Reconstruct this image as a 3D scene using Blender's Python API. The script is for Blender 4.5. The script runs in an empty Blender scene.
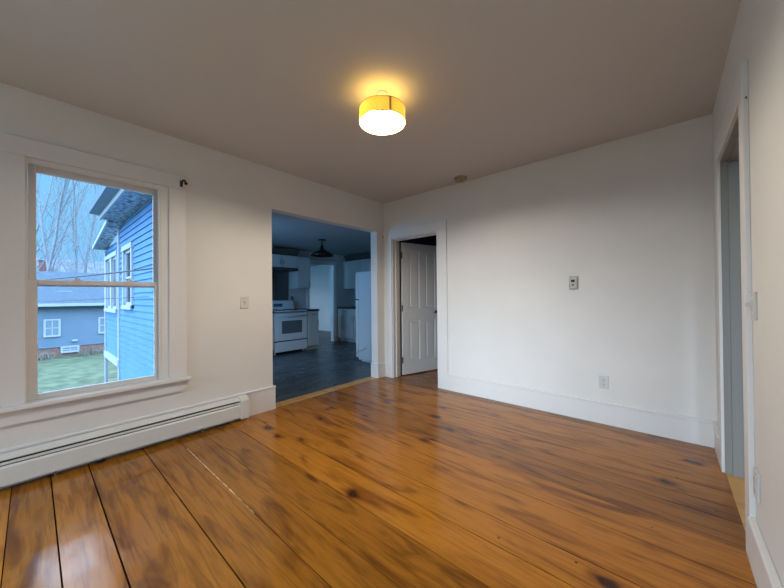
import bpy, bmesh, math, random
from mathutils import Vector, Matrix

sc = bpy.context.scene
COL = sc.collection
PI = math.pi

# ------------------------------------------------------------------ camera
cam_d = bpy.data.cameras.new('camera')
cam_d.sensor_fit = 'HORIZONTAL'
cam_d.sensor_width = 36.0
cam_d.lens = 36.0 * 314.64 / 784.0
cam_d.clip_start = 0.01
cam_d.clip_end = 400
cam = bpy.data.objects.new('camera', cam_d)
COL.objects.link(cam)
cr = Vector((0.75285, 0.65813, -0.00921))
cu = Vector((0.01165, 0.00066, 0.99993))
cf = Vector((-0.65809, 0.75291, 0.00718))
cam.matrix_world = Matrix(((cr.x, cu.x, -cf.x, 3.2116), (cr.y, cu.y, -cf.y, -3.4975), (cr.z, cu.z, -cf.z, 1.1993), (0, 0, 0, 1)))
sc.camera = cam

# ------------------------------------------------------------------ exposure and sky
sc.view_settings.view_transform = 'Standard'
sc.view_settings.look = 'None'
sc.view_settings.gamma = 1
sc.view_settings.exposure = 0.0
sc.view_settings.use_curve_mapping = False
sc.cycles.sample_clamp_indirect = 1.2

world = bpy.data.worlds.new('overcast_sky')
sc.world = world
world.use_nodes = True
nt = world.node_tree
nt.nodes.clear()
tc = nt.nodes.new('ShaderNodeTexCoord')
sep = nt.nodes.new('ShaderNodeSeparateXYZ')
nt.links.new(tc.outputs['Generated'], sep.inputs[0])
ramp = nt.nodes.new('ShaderNodeValToRGB')
ramp.color_ramp.interpolation = 'EASE'
SKY_GAIN = 8.0
els = ramp.color_ramp.elements
els[0].position = 0.0;  els[0].color = (0.25 / SKY_GAIN, 0.64 / SKY_GAIN, 1.05 / SKY_GAIN, 1)
els[1].position = 0.95; els[1].color = (0.42, 0.70, 1.0, 1)
e = els.new(0.29); e.color = (0.27 / SKY_GAIN, 0.70 / SKY_GAIN, 1.12 / SKY_GAIN, 1)
e = els.new(0.43); e.color = (0.60, 0.78, 1.0, 1)
nt.links.new(sep.outputs['Z'], ramp.inputs[0])
bg = nt.nodes.new('ShaderNodeBackground')
bg.inputs['Strength'].default_value = SKY_GAIN
nt.links.new(ramp.outputs[0], bg.inputs['Color'])
wo = nt.nodes.new('ShaderNodeOutputWorld')
nt.links.new(bg.outputs[0], wo.inputs['Surface'])

LAMP_EMIT = 1850.0     # the two bulbs of the drum lamp

def daylight(name, loc, rot, sx, sy, power, col):
    l = bpy.data.lights.new(name, 'AREA'); l.shape = 'RECTANGLE'; l.size = sx; l.size_y = sy
    l.energy = power; l.color = col
    o = bpy.data.objects.new(name, l); o.location = loc; o.rotation_euler = rot
    COL.objects.link(o)
DAY = (0.62, 0.82, 1.0)
KDAY = (0.19, 0.56, 1.0)
# area lamps: added fill outside an unseen left window, daylight at the kitchen side windows
daylight('fill_left', (-0.55, -4.85, 1.95), (0, -PI/2 + 0.55, 0), 1.6, 1.0, 115, DAY)
# soft sun lamp added to brighten the back wall from behind the camera
sun_d = bpy.data.lights.new('sun_fill', 'SUN'); sun_d.energy = 3.3; sun_d.color = (0.66, 0.83, 1.0); sun_d.angle = math.radians(26)
sun_o = bpy.data.objects.new('sun_fill', sun_d); COL.objects.link(sun_o)
sun_o.rotation_euler = Vector((-0.04, 0.975, -0.21)).to_track_quat('-Z', 'Y').to_euler()
daylight('daylight_kitchen', (-1.80, -2.36, 1.475), (PI/2 - 0.4, 0, 0), 0.55, 1.2, 38, KDAY)
daylight('daylight_pantry', (-4.40, -2.262, 1.60), (PI/2, 0, 0), 0.7, 1.0, 60, KDAY)

def portal(name, loc, rot, sx, sy):
    l = bpy.data.lights.new(name, 'AREA'); l.shape = 'RECTANGLE'; l.size = sx; l.size_y = sy
    l.cycles.is_portal = True
    o = bpy.data.objects.new(name, l); o.location = loc; o.rotation_euler = rot
    COL.objects.link(o)
portal('portal', (-0.14, -3.13, 1.34), (0, -PI/2, 0), 1.66, 0.84)

# ------------------------------------------------------------------ materials
def mat(name, col=(0.8, 0.8, 0.8), rough=0.5, metal=0.0, spec=0.5, bump=0.0, bscale=60.0, var=0.0, vscale=3.0, emit=None, estr=0.0):
    m = bpy.data.materials.new(name)
    m.use_nodes = True
    n = m.node_tree
    p = n.nodes['Principled BSDF']
    p.inputs['Base Color'].default_value = (*col, 1)
    p.inputs['Roughness'].default_value = rough
    p.inputs['Metallic'].default_value = metal
    p.inputs['Specular IOR Level'].default_value = spec
    t = n.nodes.new('ShaderNodeTexCoord')
    if var > 0:
        nz = n.nodes.new('ShaderNodeTexNoise'); nz.inputs['Scale'].default_value = vscale; nz.inputs['Detail'].default_value = 4
        n.links.new(t.outputs['Object'], nz.inputs['Vector'])
        mx = n.nodes.new('ShaderNodeMix'); mx.data_type = 'RGBA'
        mx.inputs[6].default_value = (*[c * (1 - var) for c in col], 1)
        mx.inputs[7].default_value = (*[min(1, c * (1 + var)) for c in col], 1)
        mr = n.nodes.new('ShaderNodeMapRange'); mr.inputs[1].default_value = 0.36; mr.inputs[2].default_value = 0.64
        n.links.new(nz.outputs['Fac'], mr.inputs[0]); n.links.new(mr.outputs[0], mx.inputs[0]); n.links.new(mx.outputs[2], p.inputs['Base Color'])
    if bump > 0:
        nb = n.nodes.new('ShaderNodeTexNoise'); nb.inputs['Scale'].default_value = bscale; nb.inputs['Detail'].default_value = 3
        n.links.new(t.outputs['Object'], nb.inputs['Vector'])
        b = n.nodes.new('ShaderNodeBump'); b.inputs['Strength'].default_value = bump; b.inputs['Distance'].default_value = 0.01
        n.links.new(nb.outputs['Fac'], b.inputs['Height']); n.links.new(b.outputs[0], p.inputs['Normal'])
    if emit:
        p.inputs['Emission Color'].default_value = (*emit, 1); p.inputs['Emission Strength'].default_value = estr
    return m

WALL = mat('plaster_white', (0.78, 0.765, 0.74), 0.6, spec=0.3, bump=0.12, bscale=7, var=0.025, vscale=1.5)
CEIL = mat('ceiling_white', (0.62, 0.605, 0.59), 0.85, spec=0.2, bump=0.05, bscale=30)
TRIM = mat('trim_white', (0.80, 0.79, 0.78), 0.42, spec=0.4, bump=0.04, bscale=15)
DOORW = mat('door_white', (0.74, 0.76, 0.79), 0.4, spec=0.45, bump=0.03, bscale=25)
VINYL = mat('sash_white', (0.74, 0.72, 0.71), 0.4)
HEAT = mat('heater_enamel', (0.70, 0.70, 0.66), 0.38)
BLACK = mat('dark_gap', (0.012, 0.011, 0.010), 0.8)
BRONZE = mat('dark_bronze', (0.035, 0.022, 0.014), 0.35, metal=0.6)
PLATE = mat('ivory_plate', (0.66, 0.65, 0.60), 0.4)
PLATEW = mat('white_plate', (0.64, 0.64, 0.63), 0.4)
SLOTM = mat('slot_grey', (0.16, 0.15, 0.14), 0.6)
THERMO = mat('thermostat_plastic', (0.52, 0.51, 0.45), 0.45)
SMOKE = mat('aged_plastic', (0.42, 0.30, 0.21), 0.5)
CABW = mat('cabinet_paint', (0.55, 0.57, 0.56), 0.45)
APPL = mat('appliance_white', (0.66, 0.70, 0.74), 0.3)
COUNTER = mat('dark_worktop', (0.03, 0.026, 0.024), 0.3, var=0.4, vscale=40)
OVENGL = mat('oven_glass', (0.12, 0.14, 0.16), 0.15)
DARKGREY = mat('dark_grey_metallic', (0.10, 0.10, 0.105), 0.35, metal=0.3)
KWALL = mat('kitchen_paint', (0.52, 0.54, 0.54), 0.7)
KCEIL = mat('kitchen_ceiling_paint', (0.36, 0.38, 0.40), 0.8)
CHROME = mat('brushed_nickel', (0.35, 0.33, 0.31), 0.3, metal=0.9)
SIDING = mat('blue_clapboard', (0.085, 0.215, 0.43), 0.7, spec=0.2, var=0.06, vscale=2)
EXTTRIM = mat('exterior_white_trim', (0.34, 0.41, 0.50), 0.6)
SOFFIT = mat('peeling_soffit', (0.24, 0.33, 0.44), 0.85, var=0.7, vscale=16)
NBWALL = mat('grey_blue_siding', (0.115, 0.195, 0.28), 0.7, var=0.06, vscale=1)
NBROOF = mat('grey_shingle', (0.05, 0.08, 0.115), 0.9, var=0.25, vscale=8)
BRICK = mat('brick_foundation', (0.22, 0.13, 0.11), 0.9, var=0.25, vscale=9)
FARW = mat('far_house_siding', (0.10, 0.12, 0.15), 0.9, var=0.3, vscale=1.2)
EXTGL = mat('dark_window_glass', (0.18, 0.25, 0.32), 0.15)
BARK = mat('bare_bark', (0.20, 0.24, 0.28), 0.9, var=0.2, vscale=6)
WEED = mat('dry_weeds', (0.19, 0.18, 0.16), 0.9)
CABLE = mat('black_cable', (0.03, 0.03, 0.035), 0.6)

def thin_glass(name, tint=(0.95, 0.97, 1.0)):
    m = bpy.data.materials.new(name); m.use_nodes = True
    n = m.node_tree; n.nodes.clear()
    tr = n.nodes.new('ShaderNodeBsdfTransparent'); tr.inputs[0].default_value = (*tint, 1)
    gl = n.nodes.new('ShaderNodeBsdfGlossy'); gl.inputs['Roughness'].default_value = 0.02
    fr = n.nodes.new('ShaderNodeFresnel'); fr.inputs[0].default_value = 1.35
    mx = n.nodes.new('ShaderNodeMixShader'); o = n.nodes.new('ShaderNodeOutputMaterial')
    n.links.new(fr.outputs[0], mx.inputs[0]); n.links.new(tr.outputs[0], mx.inputs[1]); n.links.new(gl.outputs[0], mx.inputs[2])
    n.links.new(mx.outputs[0], o.inputs[0])
    return m
GLASS = thin_glass('window_glass')

def wood_floor(name, light, dark, knot, rough=0.2, along='x', knots=True, spec=0.35):
    m = bpy.data.materials.new(name); m.use_nodes = True
    n = m.node_tree; L = n.links.new
    p = n.nodes['Principled BSDF']
    tc = n.nodes.new('ShaderNodeTexCoord')
    at = n.nodes.new('ShaderNodeAttribute'); at.attribute_name = 'tone'
    off = n.nodes.new('ShaderNodeVectorMath'); off.operation = 'MULTIPLY'
    off.inputs[1].default_value = (37.0, 5.3, 11.0)
    cmb = n.nodes.new('ShaderNodeCombineXYZ')
    for i in range(3): L(at.outputs['Fac'], cmb.inputs[i])
    L(cmb.outputs[0], off.inputs[0])
    add = n.nodes.new('ShaderNodeVectorMath'); add.operation = 'ADD'
    L(tc.outputs['Object'], add.inputs[0]); L(off.outputs[0], add.inputs[1])
    def mapped(sx, sy):
        mp = n.nodes.new('ShaderNodeVectorMath'); mp.operation = 'MULTIPLY'; mp.inputs[1].default_value = (sx, sy, 1) if along == 'x' else (sy, sx, 1)
        L(add.outputs[0], mp.inputs[0]); return mp.outputs[0]
    def noise(vec, scale, detail=4, dist=0.0):
        z = n.nodes.new('ShaderNodeTexNoise'); z.inputs['Scale'].default_value = scale; z.inputs['Detail'].default_value = detail
        z.inputs['Distortion'].default_value = dist; L(vec, z.inputs['Vector']); return z.outputs['Fac']
    def rmp(fac, a, b, lo=0.0, hi=1.0):
        r = n.nodes.new('ShaderNodeMapRange'); r.interpolation_type = 'SMOOTHSTEP'
        r.inputs[1].default_value = a; r.inputs[2].default_value = b; r.inputs[3].default_value = lo; r.inputs[4].default_value = hi
        L(fac, r.inputs[0]); return r.outputs[0]
    def mix(f, a, b, mode='MIX'):
        x = n.nodes.new('ShaderNodeMix'); x.data_type = 'RGBA'; x.blend_type = mode
        if isinstance(f, float): x.inputs[0].default_value = f
        else: L(f, x.inputs[0])
        for s, v in ((6, a), (7, b)):
            if isinstance(v, tuple): x.inputs[s].default_value = (*v, 1)
            else: L(v, x.inputs[s])
        return x.outputs[2]
    grain = rmp(noise(mapped(1.5, 24), 1.6, 7, 1.6), 0.42, 0.74, 0.0, 0.5)
    c = mix(grain, light, dark)
    figure = rmp(noise(mapped(1.0, 5.5), 1.8, 6, 0.7), 0.47, 0.72, 0.0, 0.85)
    c = mix(figure, c, dark)
    # knots: sparse dark cells with swirled edges
    vo = n.nodes.new('ShaderNodeTexVoronoi'); vo.inputs['Scale'].default_value = 1.0; vo.inputs['Randomness'].default_value = 1.0
    wob = n.nodes.new('ShaderNodeTexNoise'); wob.inputs['Scale'].default_value = 11; wob.inputs['Detail'].default_value = 5
    L(tc.outputs['Object'], wob.inputs['Vector'])
    wsc = n.nodes.new('ShaderNodeVectorMath'); wsc.operation = 'SCALE'; wsc.inputs[3].default_value = 0.30
    L(wob.outputs['Color'], wsc.inputs[0])
    wad = n.nodes.new('ShaderNodeVectorMath'); wad.operation = 'ADD'
    L(mapped(2.9, 5.2), wad.inputs[0]); L(wsc.outputs[0], wad.inputs[1]); L(wad.outputs[0], vo.inputs['Vector'])
    halo = rmp(vo.outputs['Distance'], 0.04, 0.36, 0.8, 0.0)
    core = rmp(vo.outputs['Distance'], 0.05, 0.22, 0.92, 0.0)
    sepc = n.nodes.new('ShaderNodeSeparateColor'); L(vo.outputs['Color'], sepc.inputs[0])
    sel = rmp(sepc.outputs[0], 0.30, 0.45, 0.0, 1.0)
    def mul(a, b):
        q = n.nodes.new('ShaderNodeMath'); q.operation = 'MULTIPLY'; L(a, q.inputs[0]); L(b, q.inputs[1]); return q.outputs[0]
    if knots:
        c = mix(mul(halo, sel), c, dark)
        c = mix(mul(core, sel), c, knot)
    # fine scratches and nail dots
    vn = n.nodes.new('ShaderNodeTexVoronoi'); vn.inputs['Scale'].default_value = 5.5; L(mapped(1, 1), vn.inputs['Vector'])
    if knots: c = mix(rmp(vn.outputs['Distance'], 0.02, 0.055, 0.8, 0.0), c, knot)
    tone = rmp(at.outputs['Fac'], 0.0, 1.0, 0.72, 1.12)
    tcol = n.nodes.new('ShaderNodeCombineXYZ')
    for i in range(3): L(tone, tcol.inputs[i])
    c = mix(1.0, c, tcol.outputs[0], 'MULTIPLY')
    L(c, p.inputs['Base Color'])
    L(rmp(noise(mapped(2, 3), 2.5, 4), 0.3, 0.7, rough - 0.04, rough + 0.10), p.inputs['Roughness'])
    p.inputs['Specular IOR Level'].default_value = spec
    b = n.nodes.new('ShaderNodeBump'); b.inputs['Strength'].default_value = 0.0; b.inputs['Distance'].default_value = 0.003
    L(noise(mapped(5, 16), 2.0, 4), b.inputs['Height']); L(b.outputs[0], p.inputs['Normal'])
    return m
PINE = wood_floor('varnished_pine', (0.405, 0.150, 0.015), (0.120, 0.032, 0.004), (0.022, 0.006, 0.002), 0.16)
OAK = wood_floor('light_oak_strip', (0.62, 0.36, 0.12), (0.45, 0.22, 0.06), (0.25, 0.11, 0.03), 0.35)
VPLANK = wood_floor('grey_vinyl_plank', (0.070, 0.082, 0.095), (0.034, 0.042, 0.050), (0.022, 0.027, 0.032), 0.3, along='y', knots=False)

def grass_mat():
    m = mat('lawn', (0.060, 0.082, 0.042), 0.95, var=0.4, vscale=2.2, bump=0.6, bscale=14)
    return m
GRASS = grass_mat()

def fabric(name, ca, cb, ct, tr):
    m = bpy.data.materials.new(name); m.use_nodes = True
    n = m.node_tree; n.nodes.clear(); L = n.links.new
    tc = n.nodes.new('ShaderNodeTexCoord')
    wv = n.nodes.new('ShaderNodeTexNoise'); wv.inputs['Scale'].default_value = 90
    L(tc.outputs['Object'], wv.inputs['Vector'])
    mx = n.nodes.new('ShaderNodeMix'); mx.data_type = 'RGBA'
    mx.inputs[6].default_value = (*ca, 1); mx.inputs[7].default_value = (*cb, 1)
    L(wv.outputs['Fac'], mx.inputs[0])
    d = n.nodes.new('ShaderNodeBsdfDiffuse'); L(mx.outputs[2], d.inputs[0])
    t = n.nodes.new('ShaderNodeBsdfTranslucent'); t.inputs[0].default_value = (*ct, 1)
    ms = n.nodes.new('ShaderNodeMixShader'); ms.inputs[0].default_value = tr
    o = n.nodes.new('ShaderNodeOutputMaterial')
    L(d.outputs[0], ms.inputs[1]); L(t.outputs[0], ms.inputs[2]); L(ms.outputs[0], o.inputs[0])
    return m
SHADE = fabric('yellow_shade_fabric', (0.80, 0.52, 0.09), (0.86, 0.60, 0.13), (1.0, 0.55, 0.065), 0.014)
BULB = mat('lit_bulb', (1, 1, 1), 0.5, emit=(1.0, 0.88, 0.72), estr=LAMP_EMIT)

# ------------------------------------------------------------------ mesh helpers
class MB:
    def __init__(s):
        s.bm = bmesh.new()
        s.tone = s.bm.faces.layers.float.new('tone')
    def box(s, x0, x1, y0, y1, z0, z1, bev=0.0, tone=0.5):
        if x1 < x0: x0, x1 = x1, x0
        if y1 < y0: y0, y1 = y1, y0
        if z1 < z0: z0, z1 = z1, z0
        r = bmesh.ops.create_cube(s.bm, size=1.0)
        vs = r['verts']
        for v in vs:
            v.co = Vector((x0 + (v.co.x + .5) * (x1 - x0), y0 + (v.co.y + .5) * (y1 - y0), z0 + (v.co.z + .5) * (z1 - z0)))
        for f in {f for v in vs for f in v.link_faces}: f[s.tone] = tone
        if bev > 0:
            es = list({ed for v in vs for ed in v.link_edges})
            bmesh.ops.bevel(s.bm, geom=es, offset=min(bev, 0.45 * min(x1-x0, y1-y0, z1-z0)), segments=2, affect='EDGES', profile=0.5)
        return s
    def lathe(s, prof, c=(0, 0, 0), axis='z', n=32, cap=True):
        c = Vector(c); rings = []
        for r, h in prof:
            ring = []
            for i in range(n):
                a = 2 * PI * i / n
                u, w = r * math.cos(a), r * math.sin(a)
                d = {'z': (u, w, h), 'x': (h, u, w), 'y': (w, h, u)}[axis]
                ring.append(s.bm.verts.new(c + Vector(d)))
            rings.append(ring)
        for a, b in zip(rings, rings[1:]):
            for i in range(n):
                j = (i + 1) % n
                f = s.bm.faces.new((a[i], a[j], b[j], b[i])); f.smooth = True
        if cap:
            s.bm.faces.new(list(reversed(rings[0]))); s.bm.faces.new(rings[-1])
        return s
    def tube(s, pts, r, n=8, cap=True):
        pts = [Vector(p) for p in pts]
        rs = r if isinstance(r, (list, tuple)) else [r] * len(pts)
        rings = []
        up = None
        for i, p in enumerate(pts):
            t = (pts[min(i + 1, len(pts) - 1)] - pts[max(i - 1, 0)])
            if t.length < 1e-9: t = Vector((0, 0, 1))
            t.normalize()
            if up is None: up = t.orthogonal().normalized()
            up = (up - t * up.dot(t))
            up = up.normalized() if up.length > 1e-6 else t.orthogonal().normalized()
            w = t.cross(up)
            rings.append([s.bm.verts.new(p + (up * math.cos(2*PI*k/n) + w * math.sin(2*PI*k/n)) * rs[i]) for k in range(n)])
        for a, b in zip(rings, rings[1:]):
            for k in range(n):
                j = (k + 1) % n
                f = s.bm.faces.new((a[k], a[j], b[j], b[k])); f.smooth = True
        if cap and n > 2:
            s.bm.faces.new(list(reversed(rings[0]))); s.bm.faces.new(rings[-1])
        return s
    def prism(s, poly, axis, a0, a1):
        """poly: 2D points in the two other axes (in xyz order), extruded along axis."""
        def P(u, v, a):
            return {'x': (a, u, v), 'y': (u, a, v), 'z': (u, v, a)}[axis]
        A = [s.bm.verts.new(P(u, v, a0)) for u, v in poly]; B = [s.bm.verts.new(P(u, v, a1)) for u, v in poly]
        n = len(poly)
        for i in range(n):
            j = (i + 1) % n
            s.bm.faces.new((A[i], A[j], B[j], B[i]))
        s.bm.faces.new(list(reversed(A))); s.bm.faces.new(B)
        return s
    def sphere(s, c, r, u=12, v=8, sz=1.0):
        q = bmesh.ops.create_uvsphere(s.bm, u_segments=u, v_segments=v, radius=r)
        for w in q['verts']:
            w.co = Vector((w.co.x, w.co.y, w.co.z * sz)) + Vector(c)
            for f in w.link_faces: f.smooth = True
        return s
    def build(s, name, m, parent=None, origin=None):
        bmesh.ops.recalc_face_normals(s.bm, faces=s.bm.faces)
        me = bpy.data.meshes.new(name)
        if origin is not None:
            for v in s.bm.verts: v.co -= Vector(origin)
        s.bm.to_mesh(me); s.bm.free()
        me.materials.append(m)
        o = bpy.data.objects.new(name, me); COL.objects.link(o)
        if origin is not None: o.location = origin
        if parent is not None: o.parent = parent
        return o

def struct(o):
    o['kind'] = 'structure'; return o
def tag(o, label, cat, group=None):
    o['label'] = label; o['category'] = cat
    if group: o['group'] = group
    return o
def empty(name, loc=(0, 0, 0), rz=0.0):
    o = bpy.data.objects.new(name, None); COL.objects.link(o)
    o.location = loc; o.rotation_euler = (0, 0, rz); o.empty_display_size = 0.1
    return o

def wall_mb(axis, a0, a1, u0, u1, z0, z1, holes=()):
    """wall slab, thickness a0..a1 along axis, running u0..u1, with rectangular holes (u0,u1,z0,z1)."""
    mb = MB()
    us = sorted({u0, u1, *[h[0] for h in holes], *[h[1] for h in holes]})
    us = [u for u in us if u0 <= u <= u1]
    for ua, ub in zip(us, us[1:]):
        cuts = sorted([(h[2], h[3]) for h in holes if h[0] <= ua + 1e-6 and h[1] >= ub - 1e-6])
        z = z0
        for c0, c1 in cuts + [(z1, z1)]:
            if c0 > z + 1e-6:
                if axis == 'x': mb.box(a0, a1, ua, ub, z, c0)
                else: mb.box(ua, ub, a0, a1, z, c0)
            z = max(z, c1)
    return mb

W, H = 3.494, 2.6
YF = -5.7           # wall behind the camera
WT = 0.13           # left and right wall thickness

# ================================================================== room shell
WIN = (-3.53, -2.725, 0.515, 2.15)          # y0,y1,z0,z1
KOP = (-1.79, -0.15, 0.0, 2.16)            # kitchen opening
WIN2 = (-5.25, -4.445, 0.515, 2.15)         # unseen left-wall opening added for the fill lamp, behind the camera
WIN3 = (0.5, 3.25, 0.515, 2.15)              # unseen opening behind the camera, made wide for the added sun (x0,x1)
struct(wall_mb('x', -WT, 0, YF - 0.13, 3.0, 0, H, [WIN, WIN2, KOP]).build('wall_left', WALL))
BDO = (0.165, 0.955, 0.0, 2.045)
struct(wall_mb('y', 0, 0.15, 0, W, 0, H, [BDO]).build('wall_back', WALL))
RDO = (-1.31, -0.45, 0.0, 2.09)
struct(wall_mb('x', W, W + WT, YF - 0.13, 3.0, 0, H, [RDO]).build('wall_right', WALL))
struct(wall_mb('y', YF - 0.13, YF, 0, W, 0, H, [WIN3]).build('wall_front', mat('front_wall_dim', (0.40, 0.38, 0.36), 0.8)))  # unseen wall coloured darker to cut light bounced back into the room
mb = MB(); mb.box(-WT, W + 1.6, YF - 0.13, 3.1, H, H + 0.12)
struct(mb.build('ceiling', CEIL))

# pine floor: irregular wide boards running away from the window wall, one mesh
random.seed(4)
seams = [YF, -5.48, -5.22, -5.03, -4.78, -4.55, -4.26, -4.02, -3.80, -3.584, -3.415, -3.23, -2.917, -2.685, -2.50, -2.26, -2.035, -1.855, -1.545, -1.31, -1.075, -0.93, -0.74, -0.56, -0.33, -0.14, 0.0]
mb = MB()
mb.box(0.0, W, YF, 0.0, -0.06, -0.006)
struct(mb.build('subfloor', mat('dark_seam_base', (0.012, 0.007, 0.004), 0.9, spec=0.0)))  # even dark base showing in the seams between boards
mb = MB()
wide = {-3.415: 0.0032, -3.23: 0.0036, -2.917: 0.0032, -3.584: 0.0022, -2.685: 0.0022, -1.31: 0.0018, -2.50: 0.0018}
for a, b in zip(seams, seams[1:]):
    g0 = wide.get(a, 0.0030); g1 = wide.get(b, 0.0030)
    t = random.random()
    mb.box(0.0, W, a + g0, b - g1, -0.006, 0.0, tone=t)
struct(mb.build('floor', PINE))

# pale filler along one cracked seam
mb = MB()
up_, dn_ = [], []
for k in range(40):
    xx = 0.32 + 1.15 * k / 39
    hw = random.uniform(0.0008, 0.0040) * (1 if k < 30 else 0.6)
    up_.append((xx, -2.685 + hw + random.uniform(-.001, .001))); dn_.append((xx, -2.685 - hw))
mb.prism(up_ + dn_[::-1], 'z', -0.006, 0.0006)
FILL = mat('pale_wood_filler', (0.55, 0.36, 0.16), 0.6, var=0.3, vscale=20)
tag(mb.build('floor_filler', FILL), 'pale cracked filler strip along a seam between floorboards below the window', 'filler')

# thresholds
mb = MB(); mb.box(-WT - 0.01, 0.0, KOP[0], KOP[1], -0.06, 0.004, bev=0.002, tone=0.7)
struct(mb.build('trim_1', OAK))
mb = MB(); mb.box(W, W + WT, RDO[0], RDO[1], -0.06, 0.002, bev=0.002, tone=0.9)
struct(mb.build('trim_2', OAK))
mb = MB(); mb.box(BDO[0], BDO[1], 0.004, 0.15, -0.06, -0.003, tone=0.15)
struct(mb.build('trim_3', PINE))

# ---------------------------------------------------------------- baseboards
def base_run(mb, axis, face, sgn, u0, u1, h, t=0.02):
    """board with a small rounded cap. face = wall plane, sgn = into the room"""
    a, b = face, face + sgn * t
    c = face + sgn * (t + 0.008)
    if axis == 'x':
        mb.box(a, b, u0, u1, 0, h - 0.02); mb.box(a, c, u0, u1, h - 0.022, h, bev=0.006)
    else:
        mb.box(u0, u1, a, b, 0, h - 0.02); mb.box(u0, u1, a, c, h - 0.022, h, bev=0.006)
mb = MB()
base_run(mb, 'x', 0, 1, YF, KOP[0] + 0.02, 0.248)
mb.box(-WT, 0, KOP[0], KOP[0] + 0.02, 0.004, 0.228); mb.box(-WT, 0.02, KOP[0], KOP[0] + 0.028, 0.226, 0.248, bev=0.006)
struct(mb.build('baseboard_left', TRIM))
mb = MB()
mb.box(0, 0.02, KOP[1] - 0.02, 0, 0.0, 0.19); mb.box(0, 0.026, KOP[1] - 0.026, 0, 0.188, 0.205, bev=0.005)
mb.box(-WT, 0, KOP[1] - 0.02, KOP[1], 0.004, 0.19); mb.box(-WT, 0, KOP[1] - 0.026, KOP[1], 0.188, 0.205, bev=0.005)
struct(mb.build('baseboard_corner', TRIM))
mb = MB(); base_run(mb, 'y', 0, -1, 1.10, W, 0.205)
struct(mb.build('baseboard_back', TRIM))
mb = MB(); base_run(mb, 'x', W, -1, -0.345, -0.02, 0.205); base_run(mb, 'x', W, -1, YF, -1.412, 0.215)
struct(mb.build('baseboard_right', TRIM))

# ---------------------------------------------------------------- back doorway trim
mb = MB()
mb.box(0.028, 0.163, -0.02, 0, 0, 2.045, bev=0.003)
mb.box(0.957, 1.10, -0.02, 0, 0, 2.045, bev=0.003)
mb.box(0.0, 1.10, -0.022, 0, 2.045, 2.172, bev=0.003)
mb.box(BDO[0] - 0.001, BDO[0] + 0.014, -0.005, 0.15, 0, 2.045)          # jamb liners
mb.box(BDO[1] - 0.014, BDO[1] + 0.001, -0.005, 0.15, 0, 2.045)
mb.box(BDO[0], BDO[1], -0.005, 0.15, 2.031, 2.046)
mb.box(BDO[0] + 0.014, BDO[0] + 0.026, 0.055, 0.095, 0, 2.031)          # stops
mb.box(BDO[1] - 0.026, BDO[1] - 0.014, 0.055, 0.095, 0, 2.031)
mb.box(BDO[0] + 0.014, BDO[1] - 0.014, 0.055, 0.095, 2.019, 2.031)
struct(mb.build('trim_4', TRIM))

# ---------------------------------------------------------------- right doorway trim
mb = MB()
mb.box(W - 0.02, W, -1.412, -1.308, 0, 2.09, bev=0.003)
mb.box(W - 0.02, W, -0.452, -0.345, 0, 2.09, bev=0.003)
mb.box(W - 0.021, W, -1.412, -0.345, 2.09, 2.235, bev=0.003)
struct(mb.build('trim_5', TRIM))
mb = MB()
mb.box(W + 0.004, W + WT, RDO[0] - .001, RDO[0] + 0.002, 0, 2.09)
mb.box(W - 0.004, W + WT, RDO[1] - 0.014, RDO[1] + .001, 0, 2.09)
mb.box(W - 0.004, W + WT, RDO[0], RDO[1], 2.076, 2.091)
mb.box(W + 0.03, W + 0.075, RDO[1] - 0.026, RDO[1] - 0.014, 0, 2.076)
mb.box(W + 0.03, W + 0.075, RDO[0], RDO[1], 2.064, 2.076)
struct(mb.build('trim_7', mat('grey_jamb', (0.25, 0.245, 0.23), 0.5)))  # jamb boards and stops in one even grey

# ---------------------------------------------------------------- window_1
win = struct(empty('window_1', (0, -3.13, 0.5)))
def wpart(mb, name, m, parent=win):
    o = mb.build(name, m)
    o.parent = win if parent is win else parent
    o.matrix_parent_inverse = Matrix.Translation((0, 3.13, -0.5)) if parent is win else Matrix()
    return o
y0, y1, z0, z1 = WIN
mb = MB()
mb.box(0, 0.02, -3.655, y0 + 0.004, 0.51, 2.152, bev=0.003)
mb.box(0, 0.02, y1 - 0.004, -2.60, 0.51, 2.152, bev=0.003)
mb.box(0, 0.024, -3.665, -2.592, 2.152, 2.272, bev=0.003)
wpart(mb, 'casing', TRIM)
mb = MB()      # inner frame with stepped stops
for (d0, d1, t) in ((-WT, 0.004, 0.018), (-0.022, 0.0, 0.034)):
    mb.box(d0, d1, y0, y0 + t * .4, z0, z1); mb.box(d0, d1, y1 - t - .039, y1, z0, z1); mb.box(d0, d1, y0 + t * .4, y1 - t - .039, z1 - t, z1)
mb.box(-0.17, 0.0, y0, y1, z0 - 0.02, z0 + 0.002)
wpart(mb, 'frame', TRIM)
mb = MB(); mb.box(-0.02, 0.062, -3.675, -2.575, 0.484, 0.516, bev=0.007)
wpart(mb, 'stool', TRIM)
mb = MB(); mb.prism([(-3.645, 0.484), (-2.60, 0.484), (-2.607, 0.43), (-2.63, 0.392), (-3.645, 0.392)], 'x', 0.0, 0.022)
wpart(mb, 'apron', TRIM)
def sash(name, xa, xb, ya, yb, za, zb, st, top, bot):
    mb = MB()
    mb.box(xa, xb, ya, ya + st, za, zb, bev=0.003); mb.box(xa, xb, yb - st, yb, za, zb, bev=0.003)
    mb.box(xa, xb, ya + st, yb - st, zb - top, zb, bev=0.003); mb.box(xa, xb, ya + st, yb - st, za, za + bot, bev=0.003)
    s_ = wpart(mb, name, VINYL)
    g = MB(); xm = (xa + xb) / 2
    g.box(xm - 0.002, xm + 0.002, ya + st - .004, yb - st + .004, za + bot - .004, zb - top + .004)
    wpart(g, 'pane', GLASS, s_)
    return s_
sash('upper_sash', -0.092, -0.060, -3.516, -2.782, 1.29, z1 - 0.018, 0.038, 0.052, 0.034)
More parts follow.
